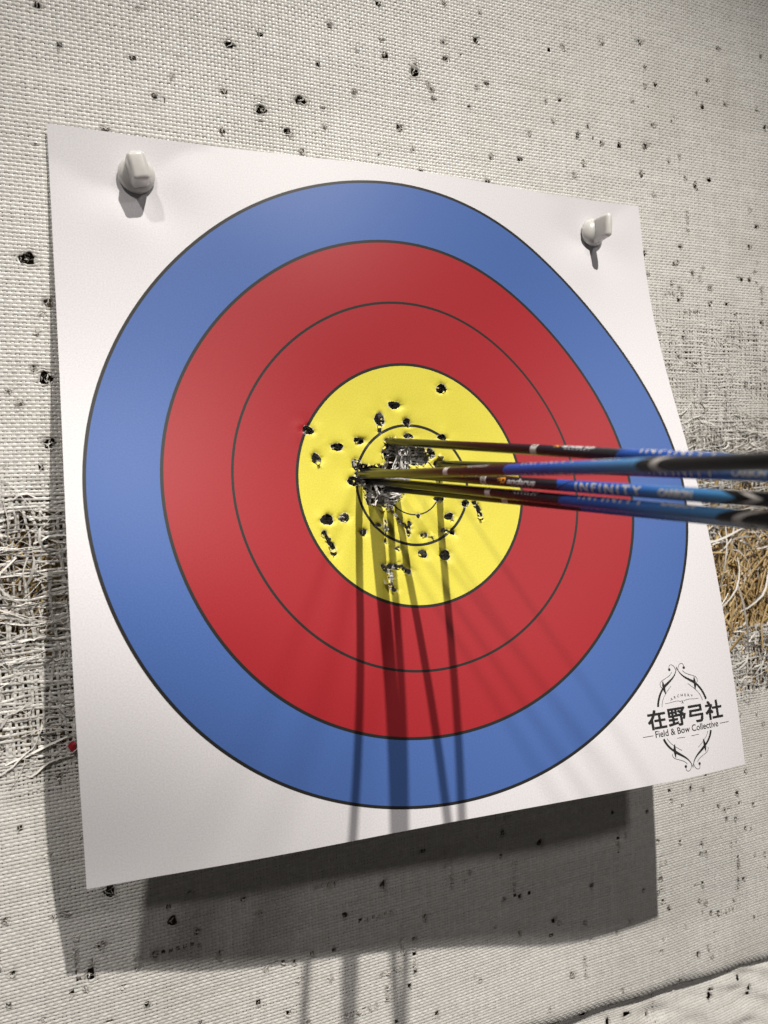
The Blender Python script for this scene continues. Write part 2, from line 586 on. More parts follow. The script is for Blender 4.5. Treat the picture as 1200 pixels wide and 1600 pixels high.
def straws(n, region, name, lo, hi, parent=None):
    V = []
    F = []
    T = []
    b = 0
    for i in range(n):
        x = random.uniform(region[0], region[1])
        z = random.uniform(region[2], region[3])
        y = random.uniform(region[4], region[5])
        L = random.uniform(lo, hi)
        an = random.gauss(1.25, 0.55)
        d = np.array([math.cos(an), random.gauss(0, 0.12), math.sin(an)])
        d /= np.linalg.norm(d)
        r = random.uniform(0.0004, 0.0012)
        u = np.cross(d, [0, 1, 0])
        u /= np.linalg.norm(u)
        w = np.cross(d, u)
        t = random.random() ** 0.8
        bend = random.gauss(0, 0.004)
        for q, s in enumerate((-0.5, 0.0, 0.5)):
            c_ = np.array([x, y, z]) + d * L * s + u * bend * (1 - abs(s) * 2)
            for k in range(6):
                a = k * math.pi / 3
                V.append(c_ + r * (math.cos(a) * u + 0.6 * math.sin(a) * w))
                T.append(t)
        for q in range(2):
            for k in range(6):
                F.append((b + q * 6 + k, b + q * 6 + (k + 1) % 6, b + q * 6 + 6 + (k + 1) % 6, b + q * 6 + 6 + k))
        b += 18
    return V, F, T


Vs, Fs, Ts = [], [], []
for n, reg, lo, hi in ((4600, (0.25, 0.46, -0.17, -0.02, 0.004, 0.018), 0.02, 0.07),
                       (300, (0.28, 0.45, -0.14, -0.04, -0.001, 0.006), 0.015, 0.05),
                       (900, (-0.33, -0.17, -0.18, 0.02, 0.007, 0.018), 0.015, 0.05),
                       (350, (-0.07, 0.07, -0.07, 0.06, 0.006, 0.018), 0.015, 0.04),
                       (500, (0.24, 0.46, -0.02, 0.06, 0.007, 0.018), 0.015, 0.05)):
    V, F, T = straws(n, reg, '', lo, hi)
    F = np.array(F) + len(Vs)
    Vs += V
    Ts += T
    Fs.append(F)
o = under(np_mesh('loose_straw', np.array(Vs), np.concatenate(Fs), M_straw, None, True, {'tone': ('FLOAT', np.array(Ts))}))
o['kind'] = 'stuff'


def ribbons(specs):
    V = []
    F = []
    T = []
    b = 0
    for (x, y, z, an, L, wd, curl, lift, tone_) in specs:
        N = 7
        d = np.array([math.cos(an), 0, math.sin(an)])
        n = np.array([-math.sin(an), 0, math.cos(an)])
        tw0 = random.uniform(-0.8, 0.8)
        tw1 = tw0 + random.gauss(0, 1.0)
        for i in range(N):
            s = i / (N - 1)
            c_ = np.array([x, y, z]) + d * L * (s - 0.5) + n * curl * math.sin(s * 3.1) + np.array([0, -1, 0]) * lift * math.sin(s * math.pi) ** 1.0
            c_ = c_ + n * random.gauss(0, 0.00035)
            tw = tw0 + (tw1 - tw0) * s
            sd = n * math.cos(tw) + np.array([0, -1, 0]) * math.sin(tw)
            w = wd * (0.45 + 0.55 * math.sin(math.pi * (0.12 + 0.76 * s)))
            V.append(c_ - sd * w / 2)
            V.append(c_ + sd * w / 2)
            T += [tone_, tone_]
        for i in range(N - 1):
            F.append((b + 2 * i, b + 2 * i + 1, b + 2 * i + 3, b + 2 * i + 2))
        b += 2 * N
    return V, F, T


specs = []


def scatter(n, x0, x1, z0, z1, lmin, lmax, wmin, wmax, lift, an_mu=None, an_sd=0.5):
    k = 0
    tries = 0
    while k < n and tries < n * 30:
        tries += 1
        x = random.uniform(x0, x1)
        z = random.uniform(z0, z1)
        if float(damage(np.array(x), np.array(z))) < random.uniform(0.1, 0.75):
            continue
        base_y = float(weave_base(np.array(x), np.array(z)))
        an = random.gauss(random.choice((0.0, 0.0, math.pi / 2)) if an_mu is None else an_mu, an_sd)
        specs.append((x, base_y - random.uniform(-0.002, 0.0015), z, an, random.uniform(lmin, lmax), random.uniform(wmin, wmax),
                      random.gauss(0, 0.0035), random.uniform(0, lift), random.random() ** 0.6))
        k += 1


scatter(150, -0.33, -0.17, -0.16, 0.035, 0.012, 0.050, 0.0003, 0.0020, 0.004, 0.0, 0.22)
scatter(60, -0.33, -0.17, -0.16, 0.035, 0.010, 0.035, 0.0003, 0.0020, 0.005, 1.6, 0.35)
scatter(300, 0.24, 0.455, -0.01, 0.06, 0.010, 0.040, 0.0002, 0.0014, 0.004, 0.05, 0.35)
scatter(90, 0.24, 0.455, -0.19, -0.13, 0.010, 0.040, 0.0003, 0.0018, 0.005, 0.1, 0.6)
scatter(60, 0.24, 0.455, -0.065, -0.03, 0.015, 0.06, 0.0003, 0.0018, 0.008, 0.1, 0.7)
scatter(40, 0.27, 0.455, -0.13, -0.03, 0.03, 0.08, 0.0004, 0.0016, 0.010, None, 0.7)
scatter(110, 0.25, 0.455, -0.20, 0.05, 0.015, 0.05, 0.00015, 0.0004, 0.010, None, 1.2)
scatter(420, -0.33, -0.17, -0.17, 0.04, 0.010, 0.035, 0.00015, 0.0006, 0.005, 0.0, 0.6)
scatter(120, -0.33, -0.17, -0.17, 0.04, 0.010, 0.030, 0.00015, 0.0006, 0.006, 1.57, 0.6)
scatter(260, 0.24, 0.455, 0.0, 0.05, 0.010, 0.035, 0.00015, 0.0005, 0.006, 0.05, 0.7)
scatter(150, -0.055, 0.055, -0.055, 0.05, 0.008, 0.03, 0.0002, 0.0020, 0.004)
# bright shreds hanging in the lower part of the shot-out centre
for k in range(26):
    x, z = random.uniform(-0.038, -0.008), random.uniform(-0.017, 0.002)
    specs.append((x, float(weave_base(np.array(x), np.array(z))) - random.uniform(0.002, 0.006), z, random.gauss(random.choice((0.1, 1.6)), 0.35),
                  random.uniform(0.005, 0.013), random.uniform(0.0005, 0.0020), random.gauss(0, 0.001), random.uniform(0, 0.002), random.uniform(0.7, 1.0)))
# hairs round each hole
for hx, hz, hr in holes:
    if hr < 0.0008 and random.random() < 0.3:
        continue
    for k in range(random.randint(3, 7)):
        a = random.uniform(0, 6.28)
        rr = hr * random.uniform(0.3, 1.3)
        yb = float(weave_base(np.array(hx), np.array(hz))) if hz > -0.42 else float(low_base(np.array(hx), np.array(hz)))
        specs.append((hx + rr * math.cos(a), yb - random.uniform(0, 0.0012), hz + rr * math.sin(a), a + random.gauss(1.2, 0.6), random.uniform(0.002, 0.0065),
                      random.uniform(0.00012, 0.0007), random.gauss(0, 0.0006), random.uniform(0, 0.0012), random.random()))
V, F, T = ribbons(specs)
o = under(np_mesh('frayed_fibres', np.array(V), F, M_fray, None, True, {'tone': ('FLOAT', np.array(T))}))
o['kind'] = 'stuff'

# ------------------------------------------------------------------ the paper target face
CO = np.array([-0.05393, -0.00919, -0.01096, 0.00202, 0.01489, 0.00122, 0.00357, 0.02864, 0.00303, 0.0023, 0.0012, 0.0037, 0.01402, 0.01161, -0.0184, -0.00793, -0.00193, 0.01577, -0.01089, -0.01025, -0.00922, 0.00061, -0.00437, 0.01871, -0.00692, 0.00238, 0.01886, 0.00834, -0.02412, -0.00813, 0.01539, -0.00716, -0.00674, 0.00779, 0.00591, 0.01327])
g6 = np.linspace(-.24, .24, 6)
GX, GZ = np.meshgrid(g6, g6)
GX, GZ = GX.ravel(), GZ.ravel()
AL = math.radians(10.5)


def lift_of(x, z):
    x = np.asarray(x, float)
    z = np.asarray(z, float)
    d = np.zeros(np.broadcast(x, z).shape)
    for k in range(36):
        d = d + CO[k] * np.exp(-((x - GX[k]) ** 2 + (z - GZ[k]) ** 2) / (2 * 0.11 ** 2))
    # pulled in round the two pins
    for px_, pz_ in ((-0.1632, 0.186), (0.1648, 0.1858)):
        rr = np.sqrt((x - px_) ** 2 + (z - pz_) ** 2)
        an = np.arctan2(z - pz_, x - px_)
        d = d - 0.0022 * np.exp(-(rr / 0.020) ** 2) + 0.0007 * np.exp(-((rr - 0.026) / 0.016) ** 2) * np.sin(an * 3 + 1.1)
    # slack near the shot-out centre
    rr = np.sqrt(x * x + z * z)
    d = d + 0.0009 * vnoise(x, z, 0.018, 31) * np.exp(-(rr / 0.055) ** 4)
    d = d + 0.0005 * vnoise(x, z, 0.07, 32)
    return d


def sheet(x, z, out=0.0):
    """flat sheet coordinate -> world"""
    d = lift_of(x, z) + out
    yy = -d
    zz_ = np.asarray(z, float) - 0.2
    Y = math.cos(AL) * yy + math.sin(AL) * zz_
    Zw = -math.sin(AL) * yy + math.cos(AL) * zz_ + 0.2
    X_ = np.broadcast_to(np.asarray(x, float), Y.shape)
    Y = np.minimum(Y, -0.0022 - out)
    return np.stack([X_, Y, Zw], -1)


def sd_ellipse(x, z, cx, cz, rx, rz, seed):
    a = np.arctan2((z - cz) / rz, (x - cx) / rx)
    q = np.sqrt(((x - cx) / rx) ** 2 + ((z - cz) / rz) ** 2)
    rs = random.Random(seed)
    lim = 1 + 0.08 * np.sin(2 * a + rs.random() * 6) + 0.07 * np.sin(3 * a + rs.random() * 6) + 0.04 * np.sin(7 * a + rs.random() * 6) + 0.035 * np.sin(13 * a + rs.random() * 6)
    return (q - lim) * min(rx, rz)


def sd_path(x, z, pts, w):
    best = None
    for (ax, az), (bx, bz) in zip(pts[:-1], pts[1:]):
        dx, dz = bx - ax, bz - az
        t = np.clip(((x - ax) * dx + (z - az) * dz) / (dx * dx + dz * dz), 0, 1)
        d = np.hypot(x - ax - t * dx, z - az - t * dz)
        best = d if best is None else np.minimum(best, d)
    return best - w * (1 + 0.45 * vnoise(x, z, 0.0016, 41))


def sd_poly(x, z, pts):
    d = None
    inside = np.zeros(x.shape, bool)
    n = len(pts)
    for i in range(n):
        ax, az = pts[i]
        bx, bz = pts[(i + 1) % n]
        dx, dz = bx - ax, bz - az
        t = np.clip(((x - ax) * dx + (z - az) * dz) / (dx * dx + dz * dz), 0, 1)
        q = np.hypot(x - ax - t * dx, z - az - t * dz)
        d = q if d is None else np.minimum(d, q)
        cond = ((az > z) != (bz > z)) & (x < (bx - ax) * (z - az) / (bz - az + 1e-12) + ax)
        inside ^= cond
    return np.where(inside, -d, d) + 0.0005 * vnoise(x, z, 0.0016, 42)


EL = [(26.7, 64.7, 3.6, 3.6), (-9.1, 53.4, 4.4, 2.8), (-20.1, 43.9, 3.6, 4.3), (-0.5, 42.2, 3.1, 2.6), (-35.5, 30.1, 3.6, 2.5), (-51.0, 26.0, 3.9, 2.8), (-65.6, 18.6, 3.1, 3.6), (-69.7, 36.6, 3.9, 2.8), (0.4, 33.1, 3.4, 2.0), (24.7, 31.7, 3.5, 2.0), (-62.7, -20.4, 4.1, 3.8), (-51.0, -19.7, 3.6, 3.0), (-38.9, -29.6, 2.5, 2.3), (-27.8, -25.3, 2.0, 1.4), (-22.8, -28.3, 2.1, 1.6), (-16.3, -41.2, 2.1, 1.3), (1.5, -45.9, 3.5, 2.6), (17.2, -48.1, 3.9, 3.3), (24.6, -22.3, 3.5, 2.6), (37.2, -14.0, 3.1, 2.2), (1.3, -20.8, 1.6, 1.5), (4.2, -33.8, 2.8, 1.6), (18.4, -10.1, 3.5, 2.2), (-38.3, 14.7, 3.6, 3.3), (-42.4, 3.7, 3.6, 3.1), (22.0, 14.0, 4.8, 2.6), (15.5, 21.0, 3.2, 3.6)]
PA = [([(-65.9, -29.0), (-62.4, -35.8), (-60.7, -41.0)], 1.9), ([(-27.8, -52.2), (-23.7, -57.3), (-24.3, -64.0), (-22.7, -67.5)], 1.7), ([(-27.8, -52.2), (-15.8, -53.1), (-10.3, -57.0)], 1.5), ([(44.0, -13.9), (46.4, -18.5), (47.4, -24.5)], 1.5), ([(18.6, -31.4), (26.1, -33.3)], 1.3), ([(-5.4, -25.0), (-7.4, -33.4)], 1.3), ([(-20.1, 43.9), (-20.4, 36.8)], 1.2), ([(-23.9, -12.8), (-18.0, -14.5), (-11.6, -24.6), (-6.0, -29.2)], 1.1), ([(-22.8, -22.7), (-24.2, -37.0)], 0.7)]
PO = [(-18.0, 30.6), (-11.7, 32.7), (-5.9, 27.7), (10.8, 25.6), (14.5, 18.3), (11.1, 13.1), (-1.0, 13.4), (-2.4, -0.8), (-9.5, -8.4), (-14.6, -11.8), (-19.0, -16.6), (-21.8, -14.3), (-26.9, -12.7), (-33.6, -11.8), (-35.3, -6.9), (-35.3, 0.1), (-41.8, 1.6), (-42.9, 5.8), (-37.9, 11.2), (-39.6, 16.8), (-34.5, 15.4), (-28.6, 13.9), (-17.8, 15.2), (-20.3, 22.2), (-17.5, 27.8)]


def sdf(x, z):
    d = sd_poly(x, z, [(a / 1000, b / 1000) for a, b in PO])
    for i, (cx, cz, rx, rz) in enumerate(EL):
        d = np.minimum(d, sd_ellipse(x, z, cx / 1000, cz / 1000, rx * 1.0 / 1000, rz * 1.0 / 1000, i + 3))
    for pts, w in PA:
        d = np.minimum(d, sd_path(x, z, [(a / 1000, b / 1000) for a, b in pts], w / 1000))
    return d


def axis(lo, hi, flo, fhi, fine, coarse):
    a = np.linspace(lo, flo, max(2, int((flo - lo) / coarse)), endpoint=False)
    b = np.linspace(flo, fhi, int((fhi - flo) / fine), endpoint=False)
    c_ = np.linspace(fhi, hi, int((hi - fhi) / coarse))
    return np.concatenate([a, b, c_])


face = tag(empty('paper_target', (0, -0.003, 0.21)), 'white paper target with blue, red and yellow rings, its gold full of torn arrow holes', 'target face')
FO = Vector((0, -0.003, 0.21))


def on_face(o, parent=face):
    o.parent = parent
    if parent is face:
        o.location = -FO
    return o


AX = axis(-0.2097, 0.2112, -0.078, 0.056, 0.00045, 0.0032)
AZ = axis(-0.2106, 0.2117, -0.074, 0.073, 0.00045, 0.0032)
XX, ZZ = np.meshgrid(AX, AZ, indexing='ij')
D = sdf(XX, ZZ)
eps = 1e-5
gx = (sdf(XX + eps, ZZ) - D) / eps
gz = (sdf(XX, ZZ + eps) - D) / eps
gn = np.hypot(gx, gz) + 1e-6
nX, nZ = len(AX), len(AZ)
neg = D < 0
# snap negative verts that touch a positive neighbour onto the contour
nb = np.zeros_like(neg)
for di in (-1, 0, 1):
    for dj in (-1, 0, 1):
        nb |= np.roll(np.roll(~neg, di, 0), dj, 1)
sn = neg & nb
mv = np.clip(-D / gn, 0, 0.0006)
XS = np.where(sn, XX + gx / gn * mv, XX)
ZS = np.where(sn, ZZ + gz / gn * mv, ZZ)
dist = np.where(sn, 0, np.clip(D, 0, 1))
lip = np.exp(-(dist / 0.0011)) * (0.0008 * vnoise(XX, ZZ, 0.0035, 43) - 0.0009) + np.exp(-(dist / 0.0035)) * 0.0007 * vnoise(XX, ZZ, 0.008, 44)
P = sheet(XS, ZS)
d0 = lift_of(XS, ZS)
P = sheet(XS, ZS, lip)
torn = np.clip(1 - dist / 0.00042, 0, 1) * (vnoise(XX, ZZ, 0.0022, 45) > -0.1)
idx = np.arange(nX * nZ).reshape(nX, nZ)
good = ~(neg & ~sn)
ok = good[:-1, :-1] & good[1:, :-1] & good[1:, 1:] & good[:-1, 1:]
ok &= ~(sn[:-1, :-1] & sn[1:, :-1] & sn[1:, 1:] & sn[:-1, 1:])
Fq = np.stack([idx[:-1, :-1], idx[1:, :-1], idx[1:, 1:], idx[:-1, 1:]], -1)[ok]
VV = P.reshape(-1, 3)
flat = np.stack([XS, 0 * XS, ZS], -1).reshape(-1, 3)
tornv = torn.ravel()
backv = np.zeros(len(VV))

# torn flaps curling out of the holes, part of the same sheet
fl_V, fl_F, fl_flat, fl_t = [], [], [], []


def flap(cx, cz, ang, w, L, curl, inward=False):
    """strip rooted on the hole edge, curling towards or away from the viewer; cx,cz in mm"""
    b = len(fl_V)
    N = 6
    for i in range(N):
        s = i / (N - 1)
        th = curl * s
        run = L * (math.sin(th) / curl if abs(curl) > 1e-3 else s)
        out = L * ((1 - math.cos(th)) / curl if abs(curl) > 1e-3 else 0)
        if inward:
            out = -out
        ww = w * (1 - s * 0.75) * (1 + 0.25 * math.sin(5 * s + cx))
        for sgn in (-1, 0, 1):
            xx = cx + math.cos(ang) * run - math.sin(ang) * sgn * ww / 2
            zz_ = cz + math.sin(ang) * run + math.cos(ang) * sgn * ww / 2
            fl_V.append(sheet(np.array(xx / 1000), np.array(zz_ / 1000), (out + 0.25 + 0.12 * (sgn == 0)) / 1000))
            # flat coordinate follows the unrolled paper
            fl_flat.append(((cx + math.cos(ang) * L * s) / 1000, 0, (cz + math.sin(ang) * L * s) / 1000))
            fl_t.append(1.0 if (s > 0.88 or (sgn != 0 and random.random() < 0.3)) else 0.0)
    for i in range(N - 1):
        for k in (0, 1):
            a = b + i * 3 + k
            fl_F.append((a, a + 3, a + 4, a + 1))


rf = random.Random(5)
for (cx, cz, rx, rz) in EL:
    for k in range(rf.randint(0, 2)):
        a = rf.choice((-1.57, -1.57, rf.uniform(-3.1, 3.1)))
        a += rf.gauss(0, 0.5)
        ex, ez = cx + math.cos(a) * rx * 0.95, cz + math.sin(a) * rz * 0.95
        flap(ex, ez, a + math.pi + rf.gauss(0, 0.3), rf.uniform(0.9, 2.4), rf.uniform(0.8, 2.0), rf.uniform(0.5, 2.0), rf.random() < 0.55)
for i in range(len(PO)):
    ax, az = PO[i]
    bx, bz = PO[(i + 1) % len(PO)]
    n = max(1, int(math.hypot(bx - ax, bz - az) / 3.2))
    for k in range(n):
        t = (k + rf.random()) / n
        ex, ez = ax + (bx - ax) * t, az + (bz - az) * t
        a = math.atan2(5 - ez, -14 - ex) + rf.gauss(0, 0.5)
        flap(ex, ez, a, rf.uniform(1.0, 3.6), rf.uniform(1.0, 3.2), rf.uniform(0.5, 2.4), rf.random() < 0.6)
for pts, w in PA:
    for (ax, az), (bx, bz) in zip(pts[:-1], pts[1:]):
        for k in range(3):
            t = rf.random()
            s = rf.choice((-1, 1))
            dx, dz = bx - ax, bz - az
            l = math.hypot(dx, dz)
            flap(ax + dx * t - s * dz / l * w, az + dz * t + s * dx / l * w, math.atan2(dx * s, -dz * s) + math.pi + rf.gauss(0, 0.5) if False else math.atan2(-dx * s, dz * s) + rf.gauss(0, 0.4), rf.uniform(0.8, 2.2), rf.uniform(0.7, 1.8), rf.uniform(0.5, 2.0), rf.random() < 0.6)
# the big curled tongues the photo shows
flap(-27.0, -60.5, -1.9, 6.5, 9.0, 2.3)
flap(-24.0, -14.5, -1.5, 4.0, 5.0, 2.0)
flap(8.0, -33.0, -0.6, 3.6, 5.0, 1.6)
flap(28.0, -24.0, 2.6, 4.0, 5.0, 1.6)
flap(24.0, 19.5, -2.4, 6.0, 8.5, 2.2)
flap(46.5, -24.0, -1.6, 3.4, 4.2, 2.4)
flap(-61.5, -39.5, -1.2, 3.0, 4.0, 2.2)
flap(-65.0, 16.0, -1.3, 3.2, 3.6, 2.2)
flap(-20.6, 39.5, -1.7, 3.2, 3.6, 2.0)
nb0 = len(VV)
VV = np.concatenate([VV, np.array(fl_V)])
flat = np.concatenate([flat, np.array(fl_flat)])
tornv = np.concatenate([tornv, np.array(fl_t)])
Fq = np.concatenate([Fq, np.array(fl_F) + nb0])
backv = np.zeros(len(VV))
used = np.zeros(len(VV), bool)
used[Fq.ravel()] = True
rm = np.cumsum(used) - 1
VV, flat, tornv, backv, Fq = VV[used], flat[used], tornv[used], backv[used], rm[Fq]
# second layer = unprinted back, 0.16 mm behind
nV = len(VV)
me_n = np.zeros_like(VV)
fa = np.cross(VV[Fq[:, 1]] - VV[Fq[:, 0]], VV[Fq[:, 3]] - VV[Fq[:, 0]])
for k in range(4):
    np.add.at(me_n, Fq[:, k], fa)
me_n /= np.linalg.norm(me_n, axis=1, keepdims=True) + 1e-12
if me_n[:, 1].mean() > 0:
    me_n = -me_n
    Fq = Fq[:, ::-1]
VB = VV - me_n * 0.00016
# rim faces
E_ = np.sort(np.concatenate([Fq[:, [0, 1]], Fq[:, [1, 2]], Fq[:, [2, 3]], Fq[:, [3, 0]]]), axis=1)
Ed = np.concatenate([Fq[:, [0, 1]], Fq[:, [1, 2]], Fq[:, [2, 3]], Fq[:, [3, 0]]])
key = E_[:, 0].astype(np.int64) * (nV + 1) + E_[:, 1]
uq, inv, cnt = np.unique(key, return_inverse=True, return_counts=True)
bd = Ed[cnt[inv] == 1]
Frim = np.stack([bd[:, 1], bd[:, 0], bd[:, 0] + nV, bd[:, 1] + nV], -1)
Fall = np.concatenate([Fq, Fq[:, ::-1] + nV, Frim])
paper = np_mesh('paper_sheet', np.concatenate([VV, VB]), Fall, M_paper, None, True,
                {'flat': ('FLOAT_VECTOR', np.concatenate([flat, flat])), 'torn': ('FLOAT', np.concatenate([tornv, tornv])),
                 'back': ('FLOAT', np.concatenate([backv, np.ones(nV)]))})
bset = np.zeros(2 * nV, bool)
bset[bd.ravel()] = True
bset[bd.ravel() + nV] = True
pm = paper.data
ev = np.zeros(len(pm.edges) * 2, dtype=np.int32)
pm.edges.foreach_get('vertices', ev)
ev = ev.reshape(-1, 2)
sh = pm.attributes.new('sharp_edge', 'BOOLEAN', 'EDGE')
sh.data.foreach_set('value', bset[ev[:, 0]] & bset[ev[:, 1]])
on_face(paper)


# printed marks laid on the sheet (flat coordinates in mm)
def text_bm(body, size, offset=0.0, space=1.0, shear=0.0, ax='CENTER'):
    cu = bpy.data.curves.new('txt', 'FONT')
    cu.body = body
    cu.size = size
    cu.offset = offset
    cu.space_character = space
    cu.shear = shear
    cu.align_x = ax
    cu.resolution_u = 4
    ob = bpy.data.objects.new('txt', cu)
    col.objects.link(ob)
    bpy.context.view_layer.update()
    me = bpy.data.meshes.new_from_object(ob.evaluated_get(bpy.context.evaluated_depsgraph_get()))
    bm = bmesh.new()
    bm.from_mesh(me)
    bpy.data.objects.remove(ob)
    bpy.data.meshes.remove(me)
    return bm


def fit_box(bm, x0, x1, z0, z1):
    xs_ = [v.co.x for v in bm.verts]
    ys_ = [v.co.y for v in bm.verts]
    a, b, c_, d_ = min(xs_), max(xs_), min(ys_), max(ys_)
    for v in bm.verts:
        v.co.x = x0 + (v.co.x - a) / (b - a) * (x1 - x0)
        v.co.y = z0 + (v.co.y - c_) / (d_ - c_) * (z1 - z0)
    return bm


def stroke(bm, pts, w0, w1=None, mid=None):
    """flat tapered stroke through pts (mm)"""
    n = len(pts)
    prev = None
    for i, (x, z) in enumerate(pts):
        a = pts[max(i - 1, 0)]
        b = pts[min(i + 1, n - 1)]
        dx, dz = b[0] - a[0], b[1] - a[1]
        l = math.hypot(dx, dz) + 1e-9
        s = i / (n - 1)
        w = w0 + ((w1 if w1 is not None else w0) - w0) * s
        if mid is not None:
            w = w + (mid - w) * math.sin(math.pi * s)
        va = bm.verts.new((x - dz / l * w / 2, z + dx / l * w / 2, 0))
        vb = bm.verts.new((x + dz / l * w / 2, z - dx / l * w / 2, 0))
        if prev:
            bm.faces.new((prev[0], prev[1], vb, va))
        prev = (va, vb)


def bez(p0, p1, p2, p3, n=16):
    return [tuple((1 - t) ** 3 * a + 3 * (1 - t) ** 2 * t * b + 3 * (1 - t) * t * t * c_ + t ** 3 * d_ for a, b, c_, d_ in zip(p0, p1, p2, p3)) for t in [i / n for i in range(n + 1)]]


def disc(bm, x, z, r):
    vs = [bm.verts.new((x + r * math.cos(a), z + r * math.sin(a), 0)) for a in [k * math.pi / 6 for k in range(12)]]
    bm.faces.new(vs)


def lay_on_sheet(name, bm, mat, label=None):
    bmesh.ops.triangulate(bm, faces=bm.faces[:])
    for v in bm.verts:
        q = sheet(np.array(v.co.x / 1000), np.array(v.co.y / 1000), 0.00012 + v.co.z / 1000)
        v.co = Vector(q)
    o = on_face(bm_obj(name, bm, mat, None, False))
    if label:
        o['label'] = label
    return o


bm = bmesh.new()
for k, (ox, oz) in enumerate([(a * 0.36, b * 0.30) for a in (-1, 0, 1) for b in (-1, 0, 1)]):
    t = text_bm('在野弓社', 10, space=1.10)
    fit_box(t, 137.0 + ox, 196.5 + ox, -176.5 + oz, -164.5 + oz)
    for v in t.verts:
        v.co.z = k * 0.012
    tmp = bpy.data.meshes.new('t')
    t.to_mesh(tmp)
    t.free()
    bm.from_mesh(tmp)
    bpy.data.meshes.remove(tmp)
lay_on_sheet('club_name', bm, M_ink, 'bold black Chinese characters')
bm = text_bm('Field & Bow Collective', 5, offset=0.03)
fit_box(bm, 140.6, 191.6, -181.9, -177.6)
for s in (-1, 1):
    stroke(bm, [(166.1 + s * 27.2, -180.2), (166.1 + s * 35, -180.2)], 0.35)
lay_on_sheet('club_caption', bm, M_ink)
# emblem: mirrored ornamental bow frame
bm_up = bmesh.new()
bm_lo = bmesh.new()
CX = 165.4
for s in (-1, 1):
    def mx(pts):
        return [(CX + s * (x - CX), z) for x, z in pts]
    bm = bm_up
    # upper limb
    stroke(bm, mx(bez((CX, -138.6), (CX + 1.6, -145.5), (CX + 7, -147), (CX + 12.2, -150.6))), 0.25, 1.9)
    stroke(bm, mx(bez((CX + 11.5, -150.2), (CX + 15.5, -153), (CX + 18.2, -158), (CX + 19.2, -162.6))), 1.3, 1.5)
    stroke(bm, mx(bez((CX + 12.4, -146.8), (CX + 12.2, -150), (CX + 12.6, -152), (CX + 11.6, -155.2))), 0.4, 0.5, 1.9)
    stroke(bm, mx(bez((CX + 6.6, -150.5), (CX + 11, -154), (CX + 15.6, -158), (CX + 16.2, -163))), 0.28)
    stroke(bm, mx(bez((CX + 0.9, -140.8), (CX + 1.5, -135.5), (CX + 6.6, -135.8), (CX + 5.6, -139.6))), 0.3)
    stroke(bm, mx(bez((CX + 4.2, -141.5), (CX + 7, -146), (CX + 15.5, -145), (CX + 14.6, -149.6))), 0.3)
    stroke(bm, mx(bez((CX + 14.6, -149.6), (CX + 14, -151.6), (CX + 12.8, -151.2), (CX + 12.5, -150.4))), 0.3)
    disc(bm, CX + s * 5.7, -139.8, 0.95)
    bm = bm_lo
    # lower limb
    stroke(bm, mx(bez((CX, -204.8), (CX + 1.6, -198), (CX + 7, -196.5), (CX + 12.2, -192.6))), 0.25, 1.9)
    stroke(bm, mx(bez((CX + 11.5, -193), (CX + 15.5, -190.4), (CX + 18.2, -187), (CX + 19.2, -183.4))), 1.3, 1.5)
    stroke(bm, mx(bez((CX + 12.4, -196.4), (CX + 12.2, -193), (CX + 12.6, -191), (CX + 11.6, -188))), 0.4, 0.5, 1.9)
    stroke(bm, mx(bez((CX + 6.6, -192.7), (CX + 11, -190), (CX + 15.4, -187), (CX + 16.6, -183.4))), 0.28)
    stroke(bm, mx(bez((CX + 0.9, -202.6), (CX + 1.5, -207.4), (CX + 6.6, -207.6), (CX + 5.6, -203.8))), 0.3)
    stroke(bm, mx(bez((CX + 4.2, -201.9), (CX + 7, -197.5), (CX + 15.5, -198.4), (CX + 14.6, -193.8))), 0.3)
    disc(bm, CX + s * 5.7, -203.2, 0.95)
    bm = bm_up
    stroke(bm, mx(bez((CX + 1.2, -161.6), (CX + 4, -159.8), (CX + 8, -161.6), (CX + 13.5, -161.2))), 0.3, 0.2)
    stroke(bm, mx(bez((CX - 0.9, -160.8), (CX, -161.4), (CX, -162.4), (CX + 0.9, -163.0), 4)), 0.3)
    stroke(bm, mx(bez((CX + 2.6, -184.6), (CX + 4.4, -184.9), (CX + 6.4, -184.2), (CX + 8.8, -184.5), 4)), 0.28)
tb = text_bm('ARCHERY', 2.6, space=1.75)
fit_box(tb, -9.0, 9.0, 0, 1.75)
for v in tb.verts:  # gentle arch
    x = v.co.x
    v.co = Vector((CX + x, -158.4 + v.co.y - 0.022 * x * x, 0))
lay_on_sheet('emblem_limb', bm_up, M_ink)
lay_on_sheet('emblem_limb', bm_lo, M_ink)
lay_on_sheet('emblem_caption', tb, M_ink)


# ------------------------------------------------------------------ push pins
def lathe(prof, seg=40):
    bm = bmesh.new()
    rings = []
    for r, h in prof:
        if r < 1e-6:
            rings.append([bm.verts.new((0, 0, h))])
        else:
            rings.append([bm.verts.new((r * math.cos(2 * math.pi * k / seg), r * math.sin(2 * math.pi * k / seg), h)) for k in range(seg)])
    for a, b in zip(rings[:-1], rings[1:]):
        for k in range(seg):
            k2 = (k + 1) % seg
            if len(a) == 1:
                bm.faces.new((a[0], b[k], b[k2]))
            elif len(b) == 1:
                bm.faces.new((a[k], b[0], a[k2]))
            else:
                bm.faces.new((a[k], b[k], b[k2], a[k2]))
    bmesh.ops.recalc_face_normals(bm, faces=bm.faces[:])
    return bm


